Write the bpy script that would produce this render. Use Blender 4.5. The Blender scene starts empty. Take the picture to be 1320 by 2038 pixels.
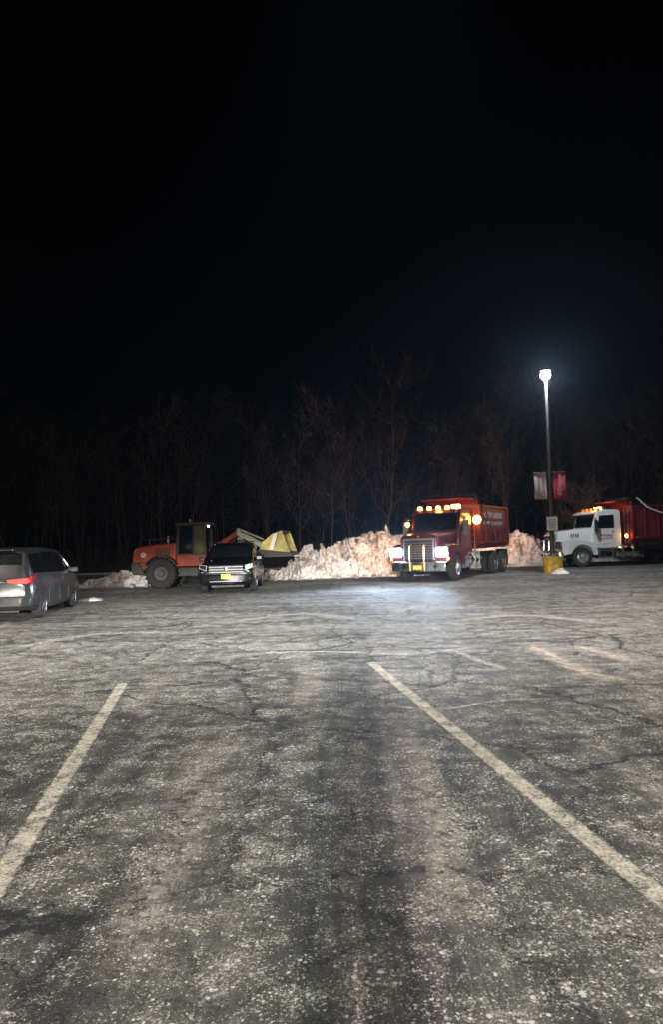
import bpy, bmesh, math, random
from mathutils import Vector, Matrix, noise
random.seed(7)
R=math.radians
scene=bpy.context.scene
C=scene.collection
PI=math.pi
# ------------------------------------------------------------ camera
CH=1.7; F=1415.0
camR=Matrix.Rotation(R(90+2.35),3,'X')@Matrix.Rotation(R(-1.6),3,'Z')
cd=bpy.data.cameras.new('camera'); cam=bpy.data.objects.new('camera',cd); C.objects.link(cam)
cam.matrix_world=Matrix.Translation((0,0,CH))@camR.to_4x4()
cd.sensor_fit='HORIZONTAL'; cd.sensor_width=36; cd.lens=36*F/1320; cd.clip_start=.02; cd.clip_end=2000
scene.camera=cam
def ray(px,py): return camR@Vector(((px-660)/F,(1019-py)/F,-1))
def G(px,py):
    d=ray(px,py); t=-CH/d.z; return Vector((d.x*t,d.y*t,0))
def PT(px,py,Y):
    d=ray(px,py); t=Y/d.y; return Vector((d.x*t,Y,CH+d.z*t))
scene.view_settings.view_transform='Standard'; scene.view_settings.look='None'
scene.view_settings.exposure=0; scene.view_settings.gamma=1
# ------------------------------------------------------------ node helpers
def newmat(name):
    m=bpy.data.materials.new(name); m.use_nodes=True; nt=m.node_tree
    b=nt.nodes['Principled BSDF']; return m,nt,b
def nd(nt,t,ins=None,**props):
    n=nt.nodes.new(t)
    for k,v in props.items(): setattr(n,k,v)
    for k,v in (ins or {}).items():
        if isinstance(v,bpy.types.NodeSocket): nt.links.new(v,n.inputs[k])
        else: n.inputs[k].default_value=v
    return n
def mth(nt,op,a,b=0.0,c=0.0,clamp=False):
    n=nd(nt,'ShaderNodeMath',{0:a,1:b,2:c},operation=op); n.use_clamp=clamp; return n.outputs[0]
def mr(nt,v,a,b,c=0.0,d=1.0,smooth=False):
    n=nd(nt,'ShaderNodeMapRange',{0:v,1:a,2:b,3:c,4:d}); n.clamp=True
    if smooth: n.interpolation_type='SMOOTHSTEP'
    return n.outputs[0]
def mix(nt,f,a,b):
    n=nt.nodes.new('ShaderNodeMix'); n.data_type='RGBA'
    for i,v in ((0,f),(6,a),(7,b)):
        if isinstance(v,bpy.types.NodeSocket): nt.links.new(v,n.inputs[i])
        else: n.inputs[i].default_value=v if i==0 else (tuple(v)+(1,))[:4]
    return n.outputs[2]
def nz(nt,vec,scale,detail=3,rough=.5,dist=0):
    return nd(nt,'ShaderNodeTexNoise',{'Vector':vec,'Scale':scale,'Detail':detail,'Roughness':rough,'Distortion':dist}).outputs[0]
def mat(name,col,rough=.5,metal=0,var=.3,scale=3,bump=0,bscale=30,coat=0,dirt=0,dirtcol=(.18,.17,.15)):
    m,nt,b=newmat(name)
    tc=nt.nodes.new('ShaderNodeTexCoord').outputs['Object']
    n=nz(nt,tc,scale,5,.6)
    c=mix(nt,mr(nt,n,.3,.7),tuple(x*(1-var) for x in col),col)
    if dirt:
        z=nd(nt,'ShaderNodeSeparateXYZ',{0:tc}).outputs[2]
        f=mth(nt,'MULTIPLY',mr(nt,mth(nt,'ADD',z,mth(nt,'MULTIPLY',n,.8)),.4,1.7,1,.15),dirt)
        c=mix(nt,f,c,dirtcol)
    nt.links.new(c,b.inputs['Base Color'])
    b.inputs['Roughness'].default_value=rough; b.inputs['Metallic'].default_value=metal
    nt.links.new(mr(nt,n,.3,.7,max(.03,rough-.08),min(1,rough+.12)),b.inputs['Roughness'])
    if coat: b.inputs['Coat Weight'].default_value=coat
    if bump:
        h=nz(nt,tc,bscale,4,.6)
        bn=nd(nt,'ShaderNodeBump',{'Height':h,'Strength':bump,'Distance':.02}); nt.links.new(bn.outputs[0],b.inputs['Normal'])
    return m
def emat(name,col,st,base=(.3,.3,.3)):
    m,nt,b=newmat(name)
    b.inputs['Base Color'].default_value=tuple(base)+(1,)
    tc=nt.nodes.new('ShaderNodeTexCoord').outputs['Object']
    n=nz(nt,tc,8,2)
    nt.links.new(mth(nt,'MULTIPLY',mr(nt,n,.3,.7,.8,1.1),st),b.inputs['Emission Strength'])
    b.inputs['Emission Color'].default_value=tuple(col)+(1,)
    return m
M={}
M['red']=mat('red_paint',(.12,.006,.016),.32,0,.3,2,coat=.4,dirt=.15)
M['redbox']=mat('red_body_paint',(.17,.008,.018),.42,0,.5,1.5,dirt=.25)
M['white']=mat('white_paint',(.82,.81,.78),.35,0,.10,2,coat=.3,dirt=.22)
M['orange']=mat('orange_paint',(.36,.035,.004),.42,0,.45,2.5,dirt=.15)
M['bucketlit']=mat('yellow_lit_bucket',(.66,.54,.16),.5,0,.7,2.2)  # yellow lamp light on the bucket is put into this colour
M['chrome']=mat('chrome',(.75,.76,.78),.14,1,.2,4)
M['steel']=mat('dull_steel',(.32,.32,.33),.45,.8,.3,5)
M['black']=mat('black_plastic',(.02,.02,.02),.5,0,.4,5)
M['frame']=mat('chassis_black',(.03,.03,.03),.6,0,.4,5,dirt=.2)
M['tyre']=mat('tyre_rubber',(.028,.027,.026),.85,0,.4,8,bump=.4,bscale=40)
M['glass']=mat('dark_glass',(.008,.009,.010),.06,0,.3,2)
M['vangrey']=mat('grey_van_paint',(.036,.035,.037),.3,.3,.15,1.5,coat=.3,dirt=.07)
M['suvblack']=mat('black_car_paint',(.004,.005,.008),.22,.1,.3,2,coat=.35,dirt=0)
M['alloy']=mat('alloy_rim',(.55,.56,.58),.3,.85,.2,5)
M['pole']=mat('dark_bronze_pole',(.07,.06,.055),.55,.2,.3,4)
M['concrete_y']=mat('yellow_painted_concrete',(.50,.31,.03),.75,0,.8,5,bump=.5,bscale=25)
M['plate']=mat('yellow_plate',(.75,.6,.08),.5,0,.1,4)
M['ink']=mat('dark_ink',(.04,.03,.06),.6)
M['inksoft']=mat('soft_ink',(.16,.14,.18),.6)
M['letter']=mat('white_lettering',(.8,.8,.8),.5,0,.1,3)
M['letterdim']=mat('worn_lettering',(.62,.56,.56),.5,0,.75,3)
M['banner_red']=mat('red_banner_cloth',(.36,.012,.035),.8,0,.2,3,bump=.2,bscale=4)
M['banner_tan']=mat('tan_banner_cloth',(.46,.38,.35),.8,0,.2,3,bump=.2,bscale=4)
M['bannertext']=mat('faded_rose_lettering',(.33,.2,.22),.8)
M['signwhite']=mat('white_sign_face',(.75,.75,.74),.5,0,.1,4)
M['redink']=mat('red_ink',(.55,.03,.04),.6)
M['cloth']=mat('dark_coat',(.03,.03,.04),.9)
M['amber_dim']=mat('amber_lens',(.6,.22,.03),.25,0,.2,6)
M['amber']=emat('amber_lamp_lit',(1,.40,.06),24)
M['amber_hot']=emat('amber_beacon_lit',(1,.45,.08),34)
M['head']=emat('headlamp_lit',(.72,.85,1),80)
M['tail']=emat('tail_lamp_lit',(1,.035,.015),1.0,(.4,.02,.02))
M['taildim']=mat('tail_lens',(.35,.015,.02),.25)
M['warmreflect']=emat('warm_reflection_glow',(1,.55,.16),.6)  # glow stands in for warm light reflected in the SUV headlight
M['work']=emat('work_lamp_lit',(1,.9,.65),8)
M['bulb']=emat('street_bulb',(.85,.93,1),90)
def make_bark(name,col):
    return mat(name,col,.9,0,.5,4)
M['bark']=make_bark('bark',(.10,.068,.055)); M['bark2']=make_bark('twig_bark',(.12,.082,.066))
# ------------------------------------------------------------ snow material
def snowmat(name,white=.82,dirty=.30):
    m,nt,b=newmat(name)
    tc=nt.nodes.new('ShaderNodeTexCoord').outputs['Object']
    a=nz(nt,tc,1.4,6,.65); f=nz(nt,tc,7,6,.7)
    k=mr(nt,mth(nt,'ADD',mth(nt,'MULTIPLY',a,.55),mth(nt,'MULTIPLY',f,.45)),.41,.56)
    c=mix(nt,k,(dirty*.9,dirty*.68,dirty*.52),(white,white*.96,white*.93))
    nt.links.new(c,b.inputs['Base Color']); b.inputs['Roughness'].default_value=.85
    h=nz(nt,tc,7,8,.7)
    bn=nd(nt,'ShaderNodeBump',{'Height':h,'Strength':1.0,'Distance':.14}); nt.links.new(bn.outputs[0],b.inputs['Normal'])
    return m
M['snow']=snowmat('plowed_snow'); M['snowclean']=snowmat('clean_snow',.82,.5)
# ------------------------------------------------------------ asphalt
def salted(nt,P,med,big):
    wn=nd(nt,'ShaderNodeTexNoise',{'Vector':P,'Scale':100.0,'Detail':3,'Roughness':.7})
    off=nd(nt,'ShaderNodeVectorMath',{0:wn.outputs['Color'],1:(.026,.026,0)},operation='MULTIPLY').outputs[0]
    Pj=nd(nt,'ShaderNodeVectorMath',{0:P,1:off},operation='ADD').outputs[0]
    dens=mr(nt,mth(nt,'ADD',med,mth(nt,'MULTIPLY',big,.35)),.54,.78,.25,1.5)
    def salt(scale,lo,rmax):
        v=nd(nt,'ShaderNodeTexVoronoi',{'Vector':Pj,'Scale':scale,'Randomness':1.0})
        r=nd(nt,'ShaderNodeSeparateColor',{0:v.outputs['Color']}).outputs[0]
        thr=mth(nt,'MULTIPLY',mr(nt,r,lo,1,0,rmax),dens)
        return mr(nt,mth(nt,'SUBTRACT',thr,v.outputs['Distance']),0,.08)
    s1=salt(100,.30,.60); s2=salt(48,.52,.46); s3=salt(19,.82,.28)
    fl=nz(nt,P,60,4,.78); fleck=mr(nt,mth(nt,'ADD',fl,mth(nt,'MULTIPLY',mth(nt,'SUBTRACT',med,.5),.4)),.58,.65)
    s=mth(nt,'MAXIMUM',mth(nt,'MAXIMUM',mth(nt,'MULTIPLY',s1,.6),s2),mth(nt,'MAXIMUM',s3,mth(nt,'MULTIPLY',fleck,.55)))
    return s
def asphalt(name):
    m,nt,b=newmat(name)
    P=nt.nodes.new('ShaderNodeTexCoord').outputs['Object']
    sx=nd(nt,'ShaderNodeSeparateXYZ',{0:P}); X,Y=sx.outputs[0],sx.outputs[1]
    big=nz(nt,P,.32,4,.55); med=nz(nt,P,3.4,8,.76); fine=nz(nt,P,80,5,.80)
    mp=nd(nt,'ShaderNodeMapping',{0:P,'Rotation':(0,0,R(-9)),'Scale':(2.0,.15,1)}).outputs[0]
    sm=nz(nt,mp,1.3,8,.72,.5)
    mp2=nd(nt,'ShaderNodeMapping',{0:P,'Rotation':(0,0,R(10)),'Scale':(.13,1.1,1)}).outputs[0]
    sm2=nz(nt,mp2,1.3,8,.72,.5)
    agg=mix(nt,mr(nt,fine,.42,.64),(.0035,.0035,.0035),(.085,.080,.072))
    far=mr(nt,Y,4.5,12,0,1,True)
    smix=mth(nt,'ADD',mth(nt,'MULTIPLY',sm,mth(nt,'SUBTRACT',1.0,far)),mth(nt,'MULTIPLY',sm2,far))
    d=mth(nt,'ADD',mth(nt,'MULTIPLY',smix,.6),mth(nt,'MULTIPLY',med,.4))
    d=mth(nt,'ADD',d,mth(nt,'MULTIPLY',mth(nt,'SUBTRACT',big,.5),.25))
    d=mth(nt,'ADD',d,mth(nt,'MULTIPLY',far,.05))
    dust=mr(nt,d,.44,.61)
    grain=mr(nt,nz(nt,P,36,7,.9),.42,.58)
    dusta=mth(nt,'MULTIPLY',dust,mth(nt,'MULTIPLY_ADD',grain,.9,.08),clamp=True)
    c=mix(nt,mth(nt,'MULTIPLY',dusta,.78),agg,(.36,.338,.295))
    g2=mr(nt,nz(nt,P,11,8,.85),.47,.58)
    frost=mr(nt,mth(nt,'ADD',nz(nt,P,6,8,.85),mth(nt,'MULTIPLY',mth(nt,'SUBTRACT',d,.5),1.0)),.53,.63)
    frost=mth(nt,'MULTIPLY',mth(nt,'MULTIPLY',frost,g2),mth(nt,'MULTIPLY_ADD',grain,.6,.3))
    c=mix(nt,mth(nt,'MULTIPLY',frost,.85),c,(.54,.52,.475))
    s=salted(nt,P,med,big)
    c=mix(nt,mth(nt,'MULTIPLY',s,.93),c,(.80,.78,.73))
    wn=nd(nt,'ShaderNodeTexNoise',{'Vector':P,'Scale':1.7,'Detail':8,'Roughness':.8})
    off=nd(nt,'ShaderNodeVectorMath',{0:wn.outputs['Color'],1:(.9,.9,0)},operation='MULTIPLY').outputs[0]
    Pw=nd(nt,'ShaderNodeVectorMath',{0:P,1:off},operation='ADD').outputs[0]
    ve=nd(nt,'ShaderNodeTexVoronoi',{'Vector':Pw,'Scale':.42},feature='DISTANCE_TO_EDGE').outputs['Distance']
    ve2=nd(nt,'ShaderNodeTexVoronoi',{'Vector':Pw,'Scale':1.0},feature='DISTANCE_TO_EDGE').outputs['Distance']
    k1=mth(nt,'MULTIPLY',mr(nt,ve,.0030,.0085,1,0),mr(nt,med,.30,.40))
    k2=mth(nt,'MULTIPLY',mr(nt,ve2,.0035,.0105,1,0),mr(nt,big,.42,.48))
    k=mth(nt,'MAXIMUM',k1,k2)
    c=mix(nt,mth(nt,'MULTIPLY',k,.95),c,(.0035,.0035,.0035))
    nt.links.new(c,b.inputs['Base Color'])
    nt.links.new(mr(nt,med,.35,.7,.62,.9),b.inputs['Roughness'])
    b.inputs['Specular IOR Level'].default_value=.35
    hh=mth(nt,'ADD',mth(nt,'MULTIPLY',fine,1.3),mth(nt,'MULTIPLY',s,.5))
    hh=mth(nt,'SUBTRACT',hh,k)
    bn=nd(nt,'ShaderNodeBump',{'Height':hh,'Strength':1.0,'Distance':.02}); nt.links.new(bn.outputs[0],b.inputs['Normal'])
    return m
M['asphalt']=asphalt('salted_asphalt')
def paintmat():
    m,nt,b=newmat('worn_line_paint')
    P=nt.nodes.new('ShaderNodeTexCoord'); u=nd(nt,'ShaderNodeSeparateXYZ',{0:P.outputs['UV']}).outputs[0]; P=P.outputs['Object']
    f=nz(nt,P,60,6,.8); g=nz(nt,P,6,7,.8)
    med=nz(nt,P,3.4,8,.76); big=nz(nt,P,.32,4,.55)
    k=mr(nt,mth(nt,'ADD',mth(nt,'MULTIPLY',f,.6),mth(nt,'MULTIPLY',g,.4)),.41,.55)
    c=mix(nt,k,(.04,.037,.033),(.50,.455,.37))
    s=salted(nt,P,med,big)
    c=mix(nt,mth(nt,'MULTIPLY',s,.5),c,(.70,.68,.63))
    nt.links.new(c,b.inputs['Base Color']); b.inputs['Roughness'].default_value=.8
    e=mth(nt,'SUBTRACT',1.0,mth(nt,'ABSOLUTE',mth(nt,'MULTIPLY_ADD',u,2.0,-1.0)))
    ee=mr(nt,mth(nt,'ADD',e,mth(nt,'MULTIPLY',mth(nt,'SUBTRACT',nz(nt,P,22,6,.85),.5),1.2)),.02,.30)
    wear=mr(nt,mth(nt,'ADD',mth(nt,'MULTIPLY',g,.6),mth(nt,'MULTIPLY',nz(nt,P,26,6,.85),.4)),.38,.50,.35,1)
    nt.links.new(mth(nt,'MULTIPLY',ee,wear),b.inputs['Alpha'])
    bn=nd(nt,'ShaderNodeBump',{'Height':f,'Strength':.8,'Distance':.012}); nt.links.new(bn.outputs[0],b.inputs['Normal'])
    return m
M['paint']=paintmat()
def streakmat(name,col,amt):
    m,nt,b=newmat(name)
    P=nt.nodes.new('ShaderNodeTexCoord')
    u=nd(nt,'ShaderNodeSeparateXYZ',{0:P.outputs['UV']})
    e=mth(nt,'SUBTRACT',1.0,mth(nt,'ABSOLUTE',mth(nt,'MULTIPLY_ADD',u.outputs[0],2.0,-1.0)))
    en=mth(nt,'SUBTRACT',1.0,mth(nt,'ABSOLUTE',mth(nt,'MULTIPLY_ADD',u.outputs[1],2.0,-1.0)))
    f=nz(nt,P.outputs['Object'],9,8,.88)
    a=mth(nt,'MULTIPLY',mth(nt,'MULTIPLY',mr(nt,e,0,.9,0,1,True),mr(nt,en,0,.5,0,1,True)),mr(nt,f,.44,.58))
    a=mth(nt,'MULTIPLY',a,amt)
    b.inputs['Base Color'].default_value=tuple(col)+(1,); b.inputs['Roughness'].default_value=.85
    nt.links.new(a,b.inputs['Alpha'])
    return m
M['streak']=streakmat('salt_streak',(.60,.58,.54),.75); M['streakwarm']=streakmat('tan_streak',(.60,.50,.42),.8); M['streakfaint']=streakmat('faint_streak',(.52,.47,.41),.38)
# ------------------------------------------------------------ mesh builder
class MB:
    def __init__(s): s.v=[]; s.f=[]
    def add(s,vs,fs):
        o=len(s.v); s.v+= [tuple(v) for v in vs]; s.f+=[[i+o for i in f] for f in fs]; return s
    def box(s,x0,x1,y0,y1,z0,z1,mt=None):
        vs=[Vector((x,y,z)) for x in (x0,x1) for y in (y0,y1) for z in (z0,z1)]
        if mt: vs=[mt@v for v in vs]
        return s.add(vs,[(0,1,3,2),(4,6,7,5),(0,4,5,1),(2,3,7,6),(0,2,6,4),(1,5,7,3)])
    def prism(s,pts,axis,a,b):
        def w(p,t):
            if axis=='y': return (p[0],t,p[1])
            if axis=='x': return (t,p[0],p[1])
            return (p[0],p[1],t)
        n=len(pts)
        vs=[w(p,a) for p in pts]+[w(p,b) for p in pts]
        fs=[list(range(n))[::-1],list(range(n,2*n))]+[(i,(i+1)%n,n+(i+1)%n,n+i) for i in range(n)]
        return s.add(vs,fs)
    def tube(s,p0,p1,r0,r1=None,n=8,cap=True):
        r1=r0 if r1 is None else r1
        p0=Vector(p0);p1=Vector(p1);d=(p1-p0)
        if d.length<1e-6: return s
        d.normalize(); u=d.orthogonal().normalized(); w=d.cross(u)
        vs=[]
        for p,r in ((p0,r0),(p1,r1)):
            for i in range(n):
                a=2*PI*i/n; vs.append(p+u*math.cos(a)*r+w*math.sin(a)*r)
        fs=[(i,(i+1)%n,n+(i+1)%n,n+i) for i in range(n)]
        if cap: fs+=[list(range(n))[::-1],list(range(n,2*n))]
        return s.add(vs,fs)
    def path(s,pts,r,n=8):
        for a,b in zip(pts[:-1],pts[1:]): s.tube(a,b,r,r,n)
        return s
    def lathe(s,prof,axis='z',c=(0,0,0),n=24):
        vs=[];k=len(prof)
        for i in range(n):
            a=2*PI*i/n;ca,sa=math.cos(a),math.sin(a)
            for r,t in prof:
                if axis=='z': v=(r*ca,r*sa,t)
                elif axis=='y': v=(r*ca,t,r*sa)
                else: v=(t,r*ca,r*sa)
                vs.append((v[0]+c[0],v[1]+c[1],v[2]+c[2]))
        fs=[]
        for i in range(n):
            j=(i+1)%n
            for q in range(k-1): fs.append((i*k+q,i*k+q+1,j*k+q+1,j*k+q))
        return s.add(vs,fs)
    def loft(s,rings,cap=True):
        n=len(rings[0]);vs=[p for r in rings for p in r];fs=[]
        for a in range(len(rings)-1):
            for i in range(n):
                j=(i+1)%n; fs.append((a*n+i,a*n+j,(a+1)*n+j,(a+1)*n+i))
        if cap: fs+=[list(range(n))[::-1],[(len(rings)-1)*n+i for i in range(n)]]
        return s.add(vs,fs)
    def sphere(s,c,r,n=10,sq=(1,1,1)):
        prof=[(r*math.sin(PI*i/n),-r*math.cos(PI*i/n)) for i in range(n+1)]
        o=len(s.v); s.lathe(prof,'z',(0,0,0),n*2)
        for i in range(o,len(s.v)):
            v=s.v[i]; s.v[i]=(v[0]*sq[0]+c[0],v[1]*sq[1]+c[1],v[2]*sq[2]+c[2])
        return s
    def build(s,name,m,parent=None,loc=(0,0,0),bevel=0,smooth=True,fix=True,seg=2):
        me=bpy.data.meshes.new(name); me.from_pydata(s.v,[],s.f)
        if fix:
            bm=bmesh.new(); bm.from_mesh(me); bmesh.ops.remove_doubles(bm,verts=bm.verts,dist=1e-5)
            bmesh.ops.recalc_face_normals(bm,faces=bm.faces); bm.to_mesh(me); bm.free()
        me.materials.append(M[m] if isinstance(m,str) else m)
        if smooth:
            me.polygons.foreach_set('use_smooth',[True]*len(me.polygons))
            try: me.set_sharp_from_angle(angle=R(35))
            except Exception: pass
        o=bpy.data.objects.new(name,me); C.objects.link(o); o.location=loc
        if parent: o.parent=parent
        if bevel:
            bv=o.modifiers.new('bevel','BEVEL'); bv.width=bevel; bv.segments=seg; bv.limit_method='ANGLE'; bv.angle_limit=R(35)
            bv.harden_normals=False
        return o
def tag(o,label=None,cat=None,group=None,kind=None):
    if label:o['label']=label
    if cat:o['category']=cat
    if group:o['group']=group
    if kind:o['kind']=kind
    return o
def thing(name,label,cat,loc=(0,0,0),rz=0,group=None):
    o=bpy.data.objects.new(name,None); C.objects.link(o); o.location=loc; o.rotation_euler=(0,0,rz)
    o.empty_display_size=.2
    return tag(o,label,cat,group)
def text(s,size,m,parent,org,xa,ya,name='lettering',ext=.003,bold=0,align='CENTER',sx=1):
    cu=bpy.data.curves.new('t','FONT'); cu.body=s; cu.size=size; cu.extrude=ext; cu.offset=bold
    cu.align_x=align; cu.align_y='CENTER'; cu.resolution_u=3
    to=bpy.data.objects.new('t',cu); C.objects.link(to)
    dg=bpy.context.evaluated_depsgraph_get(); me=bpy.data.meshes.new_from_object(to.evaluated_get(dg))
    bpy.data.objects.remove(to)
    me.materials.clear(); me.materials.append(M[m])
    o=bpy.data.objects.new(name,me); C.objects.link(o); o.parent=parent
    xa=Vector(xa).normalized();ya=Vector(ya).normalized();za=xa.cross(ya)
    mt=Matrix((xa*sx,ya,za)).transposed().to_4x4(); mt.translation=Vector(org); o.matrix_basis=mt
    return o
def light(kind,loc,energy,col,size=.1,aim=None,cone=60,blend=.5,sy=1):
    l=bpy.data.lights.new('lamp',kind); l.energy=energy; l.color=col; l.shadow_soft_size=size
    o=bpy.data.objects.new('lamp_and_fill_light',l); C.objects.link(o); o.location=loc  # covers the modelled lamps and the added fills alike
    if kind=='SPOT': l.spot_size=R(cone); l.spot_blend=blend; o.scale=(1,sy,1)
    if aim is not None: o.rotation_euler=(Vector(aim)-Vector(loc)).to_track_quat('-Z','Y').to_euler()
    return o
# ------------------------------------------------------------ ground
MB().add([(-300,-150,0),(300,-150,0),(300,500,0),(-300,500,0)],[(0,1,2,3)]).build('parking_lot','asphalt')['kind']='structure'
M['litter']=mat('leaf_litter',(.05,.035,.025),.95,0,.6,3,bump=.8,bscale=12)
MB().add([(-300,45,.004),(300,45,.004),(300,500,.004),(-300,500,.004)],[(0,1,2,3)]).build('forest_floor','litter')['kind']='structure'
kb=MB(); kb.box(-80,80,44.8,45.0,0,.13); kb.build('kerb',mat('kerb_concrete',(.3,.29,.27),.8,0,.4,3),bevel=.01)['kind']='structure'
def strip(pts,w,z,name,m,sub=6):
    P=[Vector(p) for p in pts]; out=[]
    n=len(P)
    for i in range(n-1):
        p0=P[max(i-1,0)];p1=P[i];p2=P[i+1];p3=P[min(i+2,n-1)]
        for k in range(sub):
            t=k/sub
            out.append(.5*((2*p1)+(p2-p0)*t+(2*p0-5*p1+4*p2-p3)*t*t+(3*p1-p0-3*p2+p3)*t**3))
    out.append(P[-1]); vs=[];fs=[]
    for i,p in enumerate(out):
        d=(out[min(i+1,len(out)-1)]-out[max(i-1,0)]); s=Vector((-d.y,d.x,0)).normalized()*w/2
        vs+=[(p.x-s.x,p.y-s.y,z),(p.x+s.x,p.y+s.y,z)]
        if i: fs.append((2*i-2,2*i,2*i+1,2*i-1))
    o=MB().add(vs,fs).build(name,m,fix=False,smooth=False)
    me=o.data; ul=me.uv_layers.new(name='UVMap')
    for lp in me.loops:
        vi=lp.vertex_index; ul.data[lp.index].uv=(vi%2,(vi//2)/(len(out)-1))
    o['kind']='structure'; return o
a=G(-60,1845);b=G(245,1360); strip([a,b],.155,.004,'parking_line','paint')
a=G(1500,1935);b=G(738,1318); strip([a,b],.155,.004,'parking_line','paint')
strip([G(775,1236),G(800,1215),G(860,1202),G(905,1195),G(932,1183)],.45,.008,'salt_streak','streak')
strip([G(1045,1275),G(1090,1302),G(1160,1335),G(1250,1362)],.5,.008,'salt_streak','streakwarm')
strip([G(1130,1283),G(1200,1300),G(1290,1330)],.4,.008,'salt_streak','streakwarm')
strip([G(330,1330),G(480,1305),G(640,1298),G(800,1303),G(905,1294),G(975,1283)],.24,.012,'salt_streak','streak')
strip([G(905,1294),G(960,1318),G(1010,1332)],.2,.008,'salt_streak','streak')
strip([G(740,1400),G(870,1412),G(1000,1395),G(1120,1392)],.09,.008,'salt_streak','streakwarm')
strip([G(290,1430),G(275,1400),G(310,1365),G(365,1335)],.5,.008,'salt_streak','streakfaint')
strip([G(600,1420),G(612,1350),G(600,1300)],.5,.008,'salt_streak','streakfaint')
strip([G(420,1245),G(600,1222),G(760,1240)],.6,.008,'salt_streak','streak')
strip([G(-20,1300),G(200,1262),G(420,1262)],.45,.008,'salt_streak','streak')
strip([G(880,1240),G(1040,1225),G(1240,1245)],.6,.008,'salt_streak','streakwarm')
strip([G(210,1960),G(300,1790),G(380,1600),G(400,1480)],.5,.008,'salt_streak','streakfaint')
strip([G(900,1880),G(880,1700),G(840,1540),G(790,1430)],.4,.008,'salt_streak','streakfaint')
# ------------------------------------------------------------ wheels
def wheel(parent,x,y,r,w,side,style='car',rim='alloy'):
    mb=MB(); ri=r*(.66 if style=='car' else .58)
    mb.lathe([(ri*.9,-w/2+.02),(ri,-w/2),(r*.9,-w/2),(r*.975,-w*.42),(r,-w*.34),(r,w*.34),(r*.975,w*.42),(r*.9,w/2),(ri,w/2),(ri*.9,w/2-.02),(ri*.85,0),(ri*.9,-w/2+.02)],'y',(0,0,0),28)
    if style=='loader':
        for i in range(20):
            a=2*PI*i/20
            mt=Matrix.Rotation(a,4,'Y')
            mb.box(-.045,.045,-w/2,w/2,r-.02,r+.035,mt)
    o=mb.build('wheel','tyre',parent,(x,y,r))
    s=side; rb=MB()
    if style=='car':
        rb.lathe([(ri*1.0,s*w*.5),(ri*.93,s*w*.46),(ri*.9,s*w*.2),(0,s*w*.2)],'y',(0,0,0),24)
        for i in range(7):
            mt=Matrix.Rotation(2*PI*i/7,4,'Y')
            rb.box(-ri*.09,ri*.09,s*w*.30-.02,s*w*.30+.035,ri*.12,ri*.95,mt)
        rb.lathe([(ri*.24,s*w*.25),(ri*.22,s*w*.45),(0,s*w*.46)],'y',(0,0,0),12)
    elif style=='front':
        rb.lathe([(ri*1.02,s*w*.5),(ri*.93,s*(w*.5+.01)),(ri*.85,s*w*.36),(ri*.5,s*w*.42),(ri*.42,s*w*.62),(ri*.2,s*w*.78),(0,s*w*.78)],'y',(0,0,0),24)
        for i in range(10):
            a=2*PI*i/10; rb.tube((math.cos(a)*ri*.6,s*w*.4,math.sin(a)*ri*.6),(math.cos(a)*ri*.6,s*w*.5,math.sin(a)*ri*.6),.022,n=6)
    elif style=='rear':
        rb.lathe([(ri*1.02,s*w*.5),(ri*.93,s*(w*.5+.01)),(ri*.9,s*w*.1),(ri*.62,s*w*.02),(ri*.42,s*w*.05),(ri*.36,s*w*.42),(ri*.15,s*w*.5),(0,s*w*.5)],'y',(0,0,0),24)
        for i in range(10):
            a=2*PI*i/10; rb.tube((math.cos(a)*ri*.55,s*w*.02,math.sin(a)*ri*.55),(math.cos(a)*ri*.55,s*w*.2,math.sin(a)*ri*.55),.022,n=6)
    else:
        rb.lathe([(ri*1.0,s*w*.48),(ri*.9,s*w*.4),(ri*.8,s*w*.15),(ri*.4,s*w*.12),(ri*.35,s*w*.35),(0,s*w*.38)],'y',(0,0,0),20)
    rb.build('rim',rim,o,bevel=0)
    return o
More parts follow.
